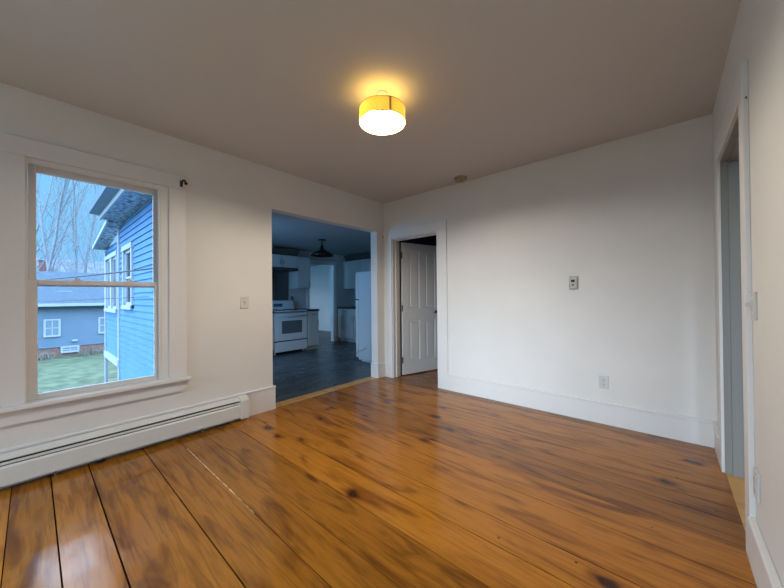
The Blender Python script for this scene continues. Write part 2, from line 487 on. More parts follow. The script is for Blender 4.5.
lo = sash('lower_sash', -0.055, -0.023, -3.522, -2.772, z0 + 0.002, 1.335, 0.050, 0.034, 0.038)
mb = MB()
for yy in (-3.28, -2.98):
    mb.box(-0.07, -0.026, yy - 0.022, yy + 0.022, 1.335, 1.344, bev=0.003)
    mb.lathe([(0.010, 0), (0.010, 0.008), (0.006, 0.012)], (-0.046, yy, 1.344), n=12)
wpart(mb, 'sash_lock', VINYL, lo)

# ---------------------------------------------------------------- door_1: white four panel door standing open into the dark room
DW, DH, DT = 0.765, 2.0, 0.035
door = struct(empty('door_1', (0.205, 0.184, 0.012), math.radians(74.4)))
mb = MB()
st, top, bot, mid, lk = 0.115, 0.115, 0.20, 0.10, 0.20
zl0, zl1, zu0, zu1 = bot, 0.82, 0.99, DH - top
xs = [0, st, (DW - mid) / 2, (DW + mid) / 2, DW - st, DW]
Y0, Y1 = 0.0, DT
mb.box(xs[0], xs[1], Y0, Y1, 0, DH); mb.box(xs[4], xs[5], Y0, Y1, 0, DH); mb.box(xs[2], xs[3], Y0, Y1, bot, zu1)
mb.box(xs[1], xs[4], Y0, Y1, 0, bot); mb.box(xs[1], xs[4], Y0, Y1, zu1, DH)
for a, b in ((1, 2), (3, 4)): mb.box(xs[a], xs[b], Y0, Y1, zl1, zu0)
mb.build('slab', DOORW, door)
for a, b in ((1, 2), (3, 4)):
    for za, zb in ((zl0, zl1), (zu0, zu1)):
        q = MB()
        xa, xb = xs[a], xs[b]
        q.box(xa, xb, 0.012, 0.023, za, zb)
        for s_, yy in ((-1, 0.012), (1, 0.023)):      # moulding frame and raised field both faces
            e0, e1 = (yy, yy + s_ * 0.008)
            q.box(xa, xa + 0.014, e0, e1, za, zb, bev=0.003); q.box(xb - 0.014, xb, e0, e1, za, zb, bev=0.003)
            q.box(xa, xb, e0, e1, za, za + 0.014, bev=0.003); q.box(xa, xb, e0, e1, zb - 0.014, zb, bev=0.003)
            q.box(xa + 0.04, xb - 0.04, e0, yy + s_ * 0.009, za + 0.04, zb - 0.04, bev=0.005)
        q.build('panel', DOORW, door)
for zz in (0.22, 1.0, 1.80):
    q = MB()
    q.lathe([(0.008, -0.045), (0.008, 0.045)], (-0.013, -0.006, zz), n=12)
    q.lathe([(0.005, 0.045), (0.006, 0.052)], (-0.013, -0.006, zz), n=10)
    q.box(-0.013, 0.0, -0.004, -0.001, zz - 0.045, zz + 0.045)
    o = q.build('hinge', BRONZE, door); o['label'] = 'dark metal hinge'
kn = MB()
for s_, yy in ((-1, 0.0), (1, DT)):
    kn.lathe([(0.026, 0), (0.026, s_ * 0.006), (0.010, s_ * 0.010), (0.010, s_ * 0.032), (0.022, s_ * 0.038), (0.028, s_ * 0.052), (0.022, s_ * 0.064), (0.006, s_ * 0.068)], (DW - 0.10, yy, 0.93), axis='y', n=20)
kn.tube([(DW - 0.10, -0.045, 0.93), (DW - 0.14, -0.05, 0.93), (DW - 0.19, -0.045, 0.925)], [0.011, 0.010, 0.008], 10)
o = kn.build('handle', BRONZE, door); o['label'] = 'dark lever door handle'

# ================================================================== rooms beyond
# dark room behind the back door
mb = MB()
mb.box(0, W, 0.15, 3.0, -0.06, -0.004, tone=0.1)
struct(mb.build('floor_back_room', PINE))
GLOOM = mat('dark_room_shade', (0.10, 0.125, 0.19), 0.8)  # gloom of the unlit room put into the surface colour
struct(wall_mb('y', 3.0, 3.1, -WT, W + WT, 0, H).build('wall_back_room', GLOOM))
struct(wall_mb('x', 0.0, 0.012, 0.155, 3.0, 0, H).build('shade_panel_side', GLOOM))  # thin dark panel added over the wall to darken the door gap
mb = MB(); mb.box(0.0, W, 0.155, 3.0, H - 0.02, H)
struct(mb.build('shade_panel_top', GLOOM))  # dark sheet added under the ceiling for the gloom above the door
# passage behind the right doorway
mb = MB(); mb.box(W + WT, W + 1.5, YF, 3.0, -0.06, 0.0, tone=0.8)
struct(mb.build('floor_passage', PINE))
struct(wall_mb('x', W + 1.5, W + 1.6, YF - 0.13, 3.0, 0, H).build('wall_passage', WALL))

# kitchen shell
KX, KY0, KY1, KH = -3.55, -2.2, 2.58, 2.35
PX = -7.05
KW1 = (-2.1, -1.5, 0.85, 2.1)
WA = (-4.75, -4.05, 1.08, 2.12)
WB = (-6.95, -5.55, 0.98, 2.12)
mb = MB()
b = PX
random.seed(8)
xx = PX
while xx < -WT - 0.012:
    x2 = min(xx + 0.16, -WT - 0.012)
    mb.box(xx + .001, x2 - .001, KY0, 3.9, -0.05, 0.0, tone=random.random())
    xx = x2
struct(mb.build('floor_kitchen', VPLANK))
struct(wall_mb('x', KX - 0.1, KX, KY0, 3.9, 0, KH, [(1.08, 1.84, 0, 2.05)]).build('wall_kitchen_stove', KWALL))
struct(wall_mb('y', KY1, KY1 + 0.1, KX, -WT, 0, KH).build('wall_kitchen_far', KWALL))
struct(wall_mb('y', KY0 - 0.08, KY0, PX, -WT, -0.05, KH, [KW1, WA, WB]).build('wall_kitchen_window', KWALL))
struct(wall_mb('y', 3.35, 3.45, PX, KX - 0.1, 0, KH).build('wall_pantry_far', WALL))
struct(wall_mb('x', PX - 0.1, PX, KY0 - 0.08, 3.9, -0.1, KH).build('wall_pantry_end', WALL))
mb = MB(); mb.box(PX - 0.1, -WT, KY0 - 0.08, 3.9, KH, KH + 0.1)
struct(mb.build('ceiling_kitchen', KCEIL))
mb = MB(); base_run(mb, 'y', 3.35, -1, PX, KX - 0.1, 0.2)
struct(mb.build('baseboard_pantry', TRIM))
mb = MB()
mb.box(KX, KX + 0.018, 1.00, 1.08, 0, 2.05); mb.box(KX, KX + 0.018, 1.84, 1.93, 0, 2.05); mb.box(KX, KX + 0.02, 1.00, 1.93, 2.05, 2.14)
mb.box(KX - 0.1, KX, 1.08, 1.092, 0, 2.05); mb.box(KX - 0.1, KX, 1.828, 1.84, 0, 2.05)
struct(mb.build('trim_6', TRIM))

# ---------------------------------------------------------------- kitchen fittings
# stove
SY0, SY1, SXF, SXB = -0.235, 0.555, -2.85, -3.50
stv = tag(empty('stove', (-3.17, 0.16, 0)), 'white freestanding electric stove seen through the kitchen opening', 'stove')
def kp(mb, name, m, parent, root, label=None):
    o = mb.build(name, m)
    o.parent = parent
    # coordinates are given in the room's frame
    if parent is root: o.matrix_parent_inverse = Matrix.Translation(-Vector(root.location))
    if label: o['label'] = label
    return o
mb = MB()
mb.box(SXB, SXF - 0.03, SY0, SY1, 0.05, 0.895, bev=0.004)
for yy in (SY0 + 0.05, SY1 - 0.05):
    for xx in (SXB + 0.06, SXF - 0.10): mb.box(xx - .02, xx + .02, yy - .02, yy + .02, 0.0, 0.052)
kp(mb, 'body', APPL, stv, stv)
mb = MB(); mb.box(SXB, SXF - 0.005, SY0, SY1, 0.895, 0.915, bev=0.004)
ct = kp(mb, 'cooktop', APPL, stv, stv)
for (bx, by, br) in ((-3.03, 0.0, 0.09), (-3.03, 0.34, 0.075), (-3.30, 0.0, 0.075), (-3.30, 0.34, 0.09)):
    mb = MB(); mb.lathe([(br + 0.015, 0.0), (br + 0.015, 0.004), (br, 0.006)], (bx, by, 0.915), n=24)
    for k in range(1, 4): 
        rr = br * k / 3.4
        mb.tube([(bx + rr * math.cos(a * PI / 12), by + rr * math.sin(a * PI / 12), 0.925) for a in range(25)], 0.005, 6, cap=False)
    kp(mb, 'burner', BLACK, ct, stv, 'black coil burner')
mb = MB(); mb.box(SXF - 0.03, SXF, SY0 + .006, SY1 - .006, 0.285, 0.86, bev=0.008)
od = kp(mb, 'oven_door', APPL, stv, stv)
mb = MB(); mb.box(SXF - 0.002, SXF + 0.004, SY0 + 0.17, SY1 - 0.14, 0.43, 0.70, bev=0.002)
kp(mb, 'oven_window', OVENGL, od, stv, 'dark oven window')
mb = MB(); mb.tube([(SXF, SY0 + 0.06, 0.80), (SXF + 0.035, SY0 + 0.06, 0.805), (SXF + 0.035, SY1 - 0.06, 0.805), (SXF, SY1 - 0.06, 0.80)], 0.011, 8)
kp(mb, 'handle', APPL, od, stv)
mb = MB(); mb.box(SXF - 0.028, SXF - 0.004, SY0 + .004, SY1 - .004, 0.862, 0.893, bev=0.004)
kp(mb, 'front_strip', SLOTM, stv, stv, 'dark vent strip')
mb = MB(); mb.box(SXF - 0.029, SXF - 0.010, SY0 + .004, SY1 - .004, 0.262, 0.288)
kp(mb, 'door_gap_shade', BLACK, stv, stv, 'black strip for the shaded gap above the drawer')  # black strip puts the shade of the door gap into colour
mb = MB(); mb.box(SXF - 0.03, SXF - 0.004, SY0 + .006, SY1 - .006, 0.055, 0.265, bev=0.008)
kp(mb, 'drawer', APPL, stv, stv)
mb = MB(); mb.prism([(SXB, 0.915), (SXB + 0.10, 0.915), (SXB + 0.075, 1.12), (SXB, 1.13)], 'y', SY0, SY1)
bgd = kp(mb, 'backguard', APPL, stv, stv)
for yy in (-0.15, -0.07, 0.39, 0.47):
    mb = MB(); mb.lathe([(0.022, 0), (0.022, 0.014), (0.016, 0.022)], (SXB + 0.088, yy, 1.02), axis='x', n=16)
    kp(mb, 'knob', APPL, bgd, stv)
mb = MB(); mb.box(SXB + 0.08, SXB + 0.093, 0.05, 0.27, 0.985, 1.055)
kp(mb, 'display', OVENGL, bgd, stv, 'dark control display')

def cabinet(name, label, x0, x1, y0, y1, z0, z1, face, ndoor, toe=0.0, drawer=0.0, group=None, handle=True):
    """face '+x' or '-y': side that carries doors"""
    root = tag(empty(name, ((x0 + x1) / 2, (y0 + y1) / 2, z0)), label, 'cabinet', group)
    mb = MB()
    if toe:
        mb.box(x0, x1 - (0.06 if face == '+x' else 0), y0 + (0.06 if face == '-y' else 0), y1, z0, z0 + toe)
    mb.box(x0, x1, y0, y1, z0 + toe, z1)
    kp(mb, 'body', CABW, root, root)
    lo, hi = (y0, y1) if face == '+x' else (x0, x1)
    n = ndoor; w = (hi - lo) / n
    for k in range(n):
        a, b = lo + k * w + 0.006, lo + (k + 1) * w - 0.006
        segs = [('door', z0 + toe + 0.012, z1 - 0.012 - (drawer + 0.012 if drawer else 0))]
        if drawer: segs.append(('drawer', z1 - 0.012 - drawer, z1 - 0.012))
        for nm, za, zb in segs:
            q = MB()
            def bx(u0, u1, v0, v1, d0, d1, bev=0.0):
                if face == '+x': q.box(x1 + d0, x1 + d1, u0, u1, v0, v1, bev)
                else: q.box(u0, u1, y0 - d1, y0 - d0, v0, v1, bev)
            bx(a, b, za, zb, 0, 0.014)
            if nm == 'door':
                t = 0.055
                bx(a, a + t, za, zb, 0.012, 0.022, .002); bx(b - t, b, za, zb, 0.012, 0.022, .002)
                bx(a + t, b - t, za, za + t, 0.012, 0.022, .002); bx(a + t, b - t, zb - t, zb, 0.012, 0.022, .002)
            else: bx(a, b, za, zb, 0.012, 0.020, .003)
            d = kp(q, nm, CABW, root, root)
            if handle:
                q = MB()
                if nm == 'drawer': u, v = (a + b) / 2, (za + zb) / 2; L_ = ((-.05, 0), (.05, 0))
                else:
                    u = b - 0.03 if k % 2 == 0 else a + 0.03
                    v = za + 0.10 if not toe else zb - 0.10
                    L_ = ((0, -.045), (0, .045))
                def pt(du, dv, dd):
                    return (x1 + dd, u + du, v + dv) if face == '+x' else (u + du, y0 - dd, v + dv)
                q.tube([pt(*L_[0], .02), pt(*L_[0], .045), pt(*L_[1], .045), pt(*L_[1], .02)], 0.005, 6)
                kp(q, 'handle', BRONZE, d, root, 'dark bar handle')
    return root
cabinet('base_cabinet', 'narrow pale base cabinet to the right of the stove', -3.52, -2.86, 0.575, 0.85, 0, 0.88, '+x', 1, toe=0.09, drawer=0.14)
mb = MB(); mb.box(-3.53, -2.83, 0.565, 0.87, 0.88, 0.92, bev=0.006)
tag(mb.build('countertop', COUNTER), 'short dark worktop over the narrow cabinet right of the stove', 'countertop')
cabinet('wall_cabinet', 'low wide wall cabinet above the stove and hood', -3.54, -3.20, -0.26, 0.52, 1.86, 2.14, '+x', 2, handle=True)
cabinet('wall_cabinet', 'tall narrow wall cabinet right of the stove hood', -3.54, -3.20, 0.528, 0.87, 1.40, 2.14, '+x', 1)
cabinet('wall_cabinet', 'wall cabinet left of the stove hood, mostly behind the kitchen opening edge', -3.54, -3.20, -1.2, -0.27, 1.40, 2.14, '+x', 2)
cabinet('base_cabinet', 'pale base cabinet left of the stove, behind the kitchen opening edge', -3.52, -2.86, -1.2, -0.25, 0, 0.88, '+x', 2, toe=0.09, drawer=0.14)
mb = MB(); mb.box(-3.53, -2.83, -1.21, -0.245, 0.88, 0.92, bev=0.006)
tag(mb.build('countertop', COUNTER), 'dark worktop left of the stove, behind the opening edge', 'countertop')
hood = tag(empty('range_hood', (-3.3, 0.13, 1.80)), 'slim dark range hood under the cabinet above the stove', 'range hood')
mb = MB(); mb.prism([(-3.54, 1.86), (-3.16, 1.86), (-3.12, 1.815), (-3.12, 1.80), (-3.54, 1.80)], 'y', -0.24, 0.51)
kp(mb, 'shell', DARKGREY, hood, hood)
mb = MB(); mb.box(-3.13, -3.112, 0.30, 0.46, 1.803, 1.813)
kp(mb, 'switch_strip', BLACK, hood, hood)
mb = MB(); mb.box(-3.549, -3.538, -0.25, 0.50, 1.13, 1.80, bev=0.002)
tag(mb.build('dark_panel', DARKGREY), 'dark panel on the wall between stove and range hood', 'dark_panel')  # flat dark panel between stove and hood
def wall_plate(name, label, cat, c, axis, sgn, w, h, m, kind):
    """c centre on wall face; axis wall normal"""
    root = tag(empty(name, c), label, cat)
    def P(q, u0, u1, v0, v1, d0, d1, bev=0.0):
        if axis == 'x': q.box(c[0] + sgn * d0, c[0] + sgn * d1, c[1] + u0, c[1] + u1, c[2] + v0, c[2] + v1, bev)
        else: q.box(c[0] + u0, c[0] + u1, c[1] + sgn * d0, c[1] + sgn * d1, c[2] + v0, c[2] + v1, bev)
    q = MB(); P(q, -w/2, w/2, -h/2, h/2, 0, 0.010, 0.003); kp(q, 'plate', m, root, root)
    if kind == 'outlet':
        for dz in (-h * .19, h * .19):
            q = MB(); P(q, -w*.24, w*.24, dz - h*.125, dz + h*.125, 0.009, 0.0125, 0.002); r_ = kp(q, 'receptacle', m, root, root)
            q = MB()
            for du in (-.1, .1): P(q, w*du - .0015, w*du + .0015, dz - .004, dz + .010, 0.012, 0.0131)
            P(q, -.003, .003, dz - .013, dz - .008, 0.012, 0.0131)
            kp(q, 'slot', SLOTM, r_, root, 'dark plug slots')
    else:
        q = MB(); P(q, -w*.15, w*.15, -h*.22, h*.22, 0.009, 0.012, .001); r_ = kp(q, 'toggle_frame', m, root, root)
        q = MB(); P(q, -.005, .005, -.004, .014, 0.011, 0.030, 0.002); kp(q, 'toggle', m, r_, root)
    for dz in ((0,) if kind == 'outlet' else (-h*.36, h*.36)):
        q = MB(); q.lathe([(0.0032, 0.0), (0.0032, sgn * 0.0012)], (c[0] + (sgn * .010 if axis == 'x' else 0), c[1] + (sgn * .010 if axis == 'y' else 0), c[2] + dz), axis=axis, n=10)
        kp(q, 'screw', CHROME, root, root)
    return root
wall_plate('outlet', 'dark outlet on the kitchen wall right of the stove', 'outlet', (KX, 0.60, 1.16), 'x', 1, 0.075, 0.12, SLOTM, 'outlet')

GAPSHADE = mat('gap_shade', (0.085, 0.075, 0.07), 0.6)  # dark colour for strips standing in for shade above the cabinets
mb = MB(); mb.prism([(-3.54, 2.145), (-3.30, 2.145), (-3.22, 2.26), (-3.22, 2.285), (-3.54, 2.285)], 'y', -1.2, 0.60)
tag(mb.build('gap_shade_strip', GAPSHADE), 'dark strip for the shaded gap above the wall cabinets over the stove', 'shade strip')
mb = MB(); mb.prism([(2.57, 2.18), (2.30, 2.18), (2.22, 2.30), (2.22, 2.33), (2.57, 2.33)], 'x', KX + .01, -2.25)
tag(mb.build('gap_shade_strip', GAPSHADE), 'dark strip for the shaded gap atop the wall cabinet near the refrigerator', 'shade strip')
# cabinets along the far kitchen wall
cabinet('base_cabinet', 'pale base cabinet on the far kitchen wall beside the fridge', KX + .01, -2.25, 1.99, 2.57, 0, 0.88, '-y', 2, toe=0.09, drawer=0.13)
mb = MB(); mb.box(KX + .005, -2.24, 1.96, 2.575, 0.88, 0.92, bev=0.006)
tag(mb.build('countertop', COUNTER), 'long dark worktop on the far kitchen cabinets beside the fridge', 'countertop')
cabinet('wall_cabinet', 'pale wall cabinet on the far kitchen wall, top of it near the ceiling', KX + .01, -2.25, 2.20, 2.57, 1.41, 2.17, '-y', 2, handle=False)

# fridge
fr = tag(empty('refrigerator', (-0.75, 0.86, 0)), 'white two door refrigerator standing just inside the kitchen opening', 'refrigerator')
FX0, FX1, FY0, FY1, FZ = -1.125, -0.32, 0.50, 1.22, 1.655
mb = MB(); mb.box(FX0, FX1, FY0, FY1, 0.03, FZ, bev=0.008)
mb.box(FX0 + .06, FX1 - .03, FY0 + .03, FY1 - .03, 0.0, 0.032)
kp(mb, 'body', APPL, fr, fr)
for nm, za, zb in (('fridge_door', 0.07, 1.135), ('freezer_door', 1.15, FZ)):
    mb = MB(); mb.box(FX0 - 0.072, FX0 - 0.008, FY0 + .002, FY1 - .002, za, zb, bev=0.012)
    d = kp(mb, nm, APPL, fr, fr)
    mb = MB(); zc = (za + zb) / 2 + (0.25 if nm == 'fridge_door' else -0.05)
    mb.tube([(FX0 - .07, FY1 - .07, zc - .17), (FX0 - .11, FY1 - .07, zc - .15), (FX0 - .11, FY1 - .07, zc + .15), (FX0 - .07, FY1 - .07, zc + .17)], 0.012, 8)
    kp(mb, 'handle', APPL, d, fr)
mb = MB(); mb.box(FX0 - 0.085, FX0 + 0.03, FY0 - .006, FY0 + .05, 1.136, 1.149)
kp(mb, 'hinge', BLACK, fr, fr, 'black middle hinge')
mb = MB(); mb.box(FX0 - 0.01, FX0 + 0.002, FY0 + .01, FY1 - .01, 0.075, FZ - 0.02)
kp(mb, 'gasket', SLOTM, fr, fr, 'grey door gasket')
mb = MB(); mb.tube([(FX0 - 0.06, FY0 - .004, 0.135), (FX0 + 0.02, FY0 - .002, 0.19), (FX0 + 0.12, FY0 - .002, 0.215), (FX0 + 0.2, FY0 - .002, 0.265)], 0.004, 6)
kp(mb, 'grey_line', SLOTM, fr, fr, 'grey diagonal line near the base')  # thin grey line drawn across the fridge side

# kitchen pendant
PC = (-2.0, 0.34)
pn = tag(empty('pendant_lamp', (PC[0], PC[1], KH)), 'dark dome ceiling lamp hanging in the kitchen, unlit', 'lamp')
mb = MB(); mb.lathe([(0.075, 0), (0.075, -0.018), (0.05, -0.026)], (PC[0], PC[1], KH), n=28); kp(mb, 'canopy', BRONZE, pn, pn)
mb = MB(); mb.lathe([(0.012, -0.02), (0.012, -0.12), (0.03, -0.125), (0.036, -0.19), (0.05, -0.20)], (PC[0], PC[1], KH), n=20); kp(mb, 'stem', BRONZE, pn, pn)
mb = MB()
prof = [(0.05, -0.195), (0.09, -0.215), (0.15, -0.245), (0.20, -0.28), (0.235, -0.325), (0.23, -0.327), (0.195, -0.285), (0.145, -0.251), (0.085, -0.222), (0.03, -0.205)]
mb.lathe(prof, (PC[0], PC[1], KH), n=36); kp(mb, 'shade', BRONZE, pn, pn)
mb = MB(); mb.sphere((PC[0], PC[1], KH - 0.265), 0.03, 14, 10); kp(mb, 'bulb', PLATEW, pn, pn, 'white unlit bulb')

# ================================================================== fittings in the room
# drum ceiling lamp
LX, LY = 1.745, -1.904
RS, ZT, ZB = 0.157, 2.490, 2.395
lamp = tag(empty('ceiling_lamp', (LX, LY, H)), 'lit yellow drum shade lamp on the ceiling', 'lamp')
mb = MB(); mb.lathe([(0.04, 0.0), (0.04, -0.012), (0.018, -0.018), (0.012, -0.020), (0.012, -0.112)], (LX, LY, H), n=40); kp(mb, 'canopy', TRIM, lamp, lamp)
mb = MB(); n = 64; c_ = []
for r in (0.010, 0.06, 0.11, RS - 0.001):
    c_.append([mb.bm.verts.new((LX + r * math.cos(2*PI*i/n), LY + r * math.sin(2*PI*i/n), ZT - 0.001)) for i in range(n)])
for a, b in zip(c_, c_[1:]):
    for i in range(n): mb.bm.faces.new((a[i], a[(i+1) % n], b[(i+1) % n], b[i]))
kp(mb, 'glow_disc', mat('glow_disc_emit', (0.80, 0.70, 0.45), 0.8, emit=(1.0, 0.60, 0.13), estr=4.2), lamp, lamp, 'added glowing disc atop the shade that lights the ceiling')  # emissive disc added to make the yellow glow on the ceiling
mb = MB()
n = 64; ring = []
for (r, z) in ((RS, ZB), (RS, ZT), (RS - 0.002, ZT), (RS - 0.002, ZB)):
    ring.append([mb.bm.verts.new((LX + r * math.cos(2*PI*i/n), LY + r * math.sin(2*PI*i/n), z)) for i in range(n)])
for k in (0,):
    for i in range(n):
        j = (i + 1) % n
        f = mb.bm.faces.new((ring[0][i], ring[0][j], ring[1][j], ring[1][i])); f.smooth = True
for v in ring[2] + ring[3]: mb.bm.verts.remove(v)
sh = kp(mb, 'shade', SHADE, lamp, lamp)
RIMM = mat('shade_rim', (0.45, 0.30, 0.08), 0.6)
for z in (ZB, ZT):
    mb = MB(); mb.tube([(LX + RS * math.cos(2*PI*i/48), LY + RS * math.sin(2*PI*i/48), z) for i in range(49)], 0.0022, 6, cap=False)
    kp(mb, 'rim', RIMM, sh, lamp)
sa = math.radians(-28)
mb = MB(); mb.box(-0.006, 0.006, -0.001, 0.0015, ZB, ZT)
for v in mb.bm.verts:
    p_ = Matrix.Rotation(sa - PI/2, 3, 'Z') @ v.co
    v.co = Vector((LX + (RS + 0.001) * math.cos(sa) + p_.x, LY + (RS + 0.001) * math.sin(sa) + p_.y, v.co.z))
kp(mb, 'seam', RIMM, sh, lamp, 'darker vertical seam of the shade')
mb = MB()
for k in range(3):
    a = math.radians(15 + 120 * k)
    mb.tube([(LX, LY, ZT - .01), (LX + RS * math.cos(a), LY + RS * math.sin(a), ZT - .01)], 0.0025, 6)
mb.lathe([(0.006, 0), (0.006, -0.09), (0.009, -0.095), (0.003, -0.105)], (LX, LY, ZT + .005), n=10)
kp(mb, 'spider_frame', CHROME, lamp, lamp)
for s_ in (-1, 1):
    a = math.radians(60)
    dx, dy = s_ * math.cos(a), s_ * math.sin(a)
    mb = MB(); mb.tube([(LX + dx * 0.03, LY + dy * 0.03, ZT - .016), (LX + dx * 0.05, LY + dy * 0.05, ZT - .032)], 0.014, 12); so = kp(mb, 'socket', PLATEW, lamp, lamp)
    mb = MB(); mb.sphere((LX + dx * 0.072, LY + dy * 0.072, ZT - .047), 0.026, 12, 8); kp(mb, 'bulb', BULB, so, lamp, 'glowing white bulb')

# smoke detector
sm = tag(empty('smoke_detector', (1.38, -0.145, H)), 'round beige smoke detector on the ceiling near the back wall', 'smoke detector')
mb = MB(); mb.lathe([(0.076, 0), (0.076, -0.012), (0.072, -0.014)], (1.38, -0.145, H), n=32); kp(mb, 'base', SMOKE, sm, sm)
mb = MB(); mb.lathe([(0.066, -0.013), (0.066, -0.030), (0.052, -0.042), (0.015, -0.044)], (1.38, -0.145, H), n=32); kp(mb, 'cover', SMOKE, sm, sm)
mb = MB(); mb.lathe([(0.010, -0.043), (0.010, -0.047)], (1.40, -0.165, H), n=12); kp(mb, 'test_button', BRONZE, sm, sm)

# thermostat
th = tag(empty('thermostat', (2.525, 0, 1.315)), 'small rounded beige thermostat on the back wall', 'thermostat')
def T(q, u0, u1, v0, v1, d0, d1, bev): q.box(2.525 + u0, 2.525 + u1, -d1, -d0, 1.315 + v0, 1.315 + v1, bev)
q = MB(); T(q, -.040, .040, -.064, .064, 0, .014, .010); kp(q, 'back_plate', THERMO, th, th)
q = MB(); T(q, -.038, .034, -.060, .062, .012, .034, .014); kp(q, 'housing', THERMO, th, th)
q = MB(); T(q, -.018, .014, .006, .030, .0335, .0355, .002); kp(q, 'display', BLACK, th, th, 'black display window')
q = MB(); q.lathe([(0.010, 0), (0.010, -0.004), (0.007, -0.006)], (2.523, -.034, 1.315 - .022), axis='y', n=16); kp(q, 'dial', SLOTM, th, th, 'small grey dial')
q = MB(); T(q, -.036, -.026, -.034, -.022, .030, .0355, .002); kp(q, 'lever', SLOTM, th, th)

wall_plate('outlet', 'white wall outlet low on the back wall above the baseboard', 'outlet', (2.76, 0, 0.383), 'y', -1, 0.075, 0.118, PLATEW, 'outlet')
wall_plate('light_switch', 'ivory light switch between the window and the kitchen opening', 'light switch', (0, -2.088, 1.15), 'x', 1, 0.078, 0.116, PLATE, 'switch')
wall_plate('light_switch', 'white light switch on the right wall beside the doorway casing', 'light switch', (W, -1.478, 1.145), 'x', -1, 0.075, 0.118, PLATEW, 'switch')
wall_plate('outlet', 'white outlet low on the right wall near the doorway casing', 'outlet', (W, -1.475, 0.385), 'x', -1, 0.075, 0.118, PLATEW, 'outlet')

# curtain rod bracket on the window casing
br = tag(empty('curtain_bracket', (0.024, -2.637, 2.20)), 'dark bronze curtain rod bracket at the upper right of the window casing', 'curtain bracket')
q = MB(); q.box(0.024, 0.028, -2.649, -2.627, 2.172, 2.227, .002); kp(q, 'plate', BRONZE, br, br)
q = MB(); q.tube([(0.027, -2.638, 2.177), (0.040, -2.637, 2.207), (0.058, -2.634, 2.224), (0.078, -2.628, 2.220), (0.092, -2.622, 2.198)], 0.008, 10); kp(q, 'arm', BRONZE, br, br)
q = MB(); q.sphere((0.094, -2.622, 2.190), 0.014, 14, 10); kp(q, 'finial', BRONZE, br, br)

def hook(label, c, d):
    root = tag(empty('hook', c), label, 'hook')
    q = MB(); q.tube([c, (c[0] + d[0] * .02, c[1] + d[1] * .02, c[2] - .004), (c[0] + d[0] * .028, c[1] + d[1] * .028, c[2] - .02), (c[0] + d[0] * .02, c[1] + d[1] * .02, c[2] - .034)], 0.003, 6)
    kp(q, 'shank', BRONZE, root, root)
hook('tiny dark hook on the left wall in the room corner', (0.0, -0.035, 2.10), (1, 0))
nl = tag(empty('nail', (W - 0.008, -1.412, 2.06)), 'tiny dark nail on the edge of the casing beside the right doorway', 'nail')
q = MB(); q.tube([(W - 0.008, -1.411, 2.06), (W - 0.010, -1.424, 2.06 + .003)], 0.0018, 6); kp(q, 'shank', BRONZE, nl, nl)
q = MB(); q.sphere((W - 0.010, -1.425, 2.06 + .003), 0.0032, 8, 6); kp(q, 'head', BRONZE, nl, nl)

# baseboard heater
HY0, HY1 = -4.35, -2.09
ht = tag(empty('baseboard_heater', (0.04, -3.2, 0)), 'long white hydronic baseboard heater along the wall under the window', 'heater')
q = MB(); q.prism([(0.029, 0.012), (0.035, 0.012), (0.035, 0.205), (0.075, 0.192), (0.079, 0.198), (0.034, 0.226), (0.029, 0.226)], 'y', HY0, HY1); kp(q, 'back_panel', HEAT, ht, ht)
q = MB(); q.prism([(0.036, 0.02), (0.040, 0.02), (0.040, 0.2), (0.036, 0.2)], 'y', HY0, HY1); kp(q, 'lining', BLACK, ht, ht)
q = MB(); q.prism([(0.090, 0.042), (0.094, 0.040), (0.094, 0.150), (0.086, 0.160), (0.080, 0.162), (0.080, 0.158), (0.090, 0.148)], 'y', HY0, HY1); kp(q, 'front_panel', HEAT, ht, ht)
q = MB(); q.prism([(0.060, 0.174), (0.086, 0.168), (0.088, 0.172), (0.062, 0.179)], 'y', HY0, HY1 - 0.08); kp(q, 'damper', HEAT, ht, ht)
q = MB(); q.tube([(0.062, HY0, 0.09), (0.062, HY1 - .02, 0.09)], 0.011, 10)
for k in range(90):
    yy = HY0 + 0.1 + k * 0.0235
    if yy < HY1 - 0.1: q.box(0.043, 0.084, yy, yy + 0.001, 0.06, 0.125)
kp(q, 'fin_tube', SLOTM, ht, ht)
q = MB(); q.box(0.027, 0.098, HY1 - 0.078, HY1, 0.018, 0.200, .005); q.prism([(0.027, 0.198), (0.098, 0.198), (0.09, 0.207), (0.034, 0.230), (0.027, 0.230)], 'y', HY1 - 0.078, HY1); kp(q, 'end_cap', HEAT, ht, ht)
for yy in (HY0 + .2, -3.4, -2.5):
    q = MB(); q.box(0.036, 0.075, yy, yy + 0.012, 0.0, 0.05); kp(q, 'bracket', SLOTM, ht, ht)

# ================================================================== outside
GZ = -2.9
mb = MB(); mb.box(-120, 20, -90, 90, GZ - 0.3, GZ)
struct(mb.build('ground', GRASS))

# house wing with blue clapboards (its inside is the kitchen)
wing = tag(empty('house_wing', (-3, -2.3, GZ)), 'blue clapboard wing of the house close to the right side of the window', 'house wing')
def clap(name, xa, xb, za, zb, holes, yw=-2.285):
    q = MB(); z = za; ex = 0.105
    while z < zb - 0.01:
        zt = min(z + ex, zb)
        cuts = [(h[0], h[1]) for h in holes if h[2] < (z + zt) / 2 < h[3]]
        x = xa
        for c0, c1 in sorted(cuts) + [(xb, xb)]:
            if c0 > x + 1e-4: q.prism([(yw, z), (yw - 0.026, z), (yw - 0.006, zt + .004), (yw, zt + .004)], 'x', x, c0)
            x = max(x, c1)
        z = zt
    return kp(q, name, SIDING, wing, wing)
KW1o = (-2.18, -1.42, 0.77, 2.18); WAo = (-4.83, -3.97, 1.0, 2.20); WBo = (-7.03, -5.47, 0.9, 2.2)
clap('siding', -5.33, -0.14, GZ, 2.74, [KW1o, WAo])
clap('porch_siding', -7.15, -5.33, -0.12, 2.42, [WBo])
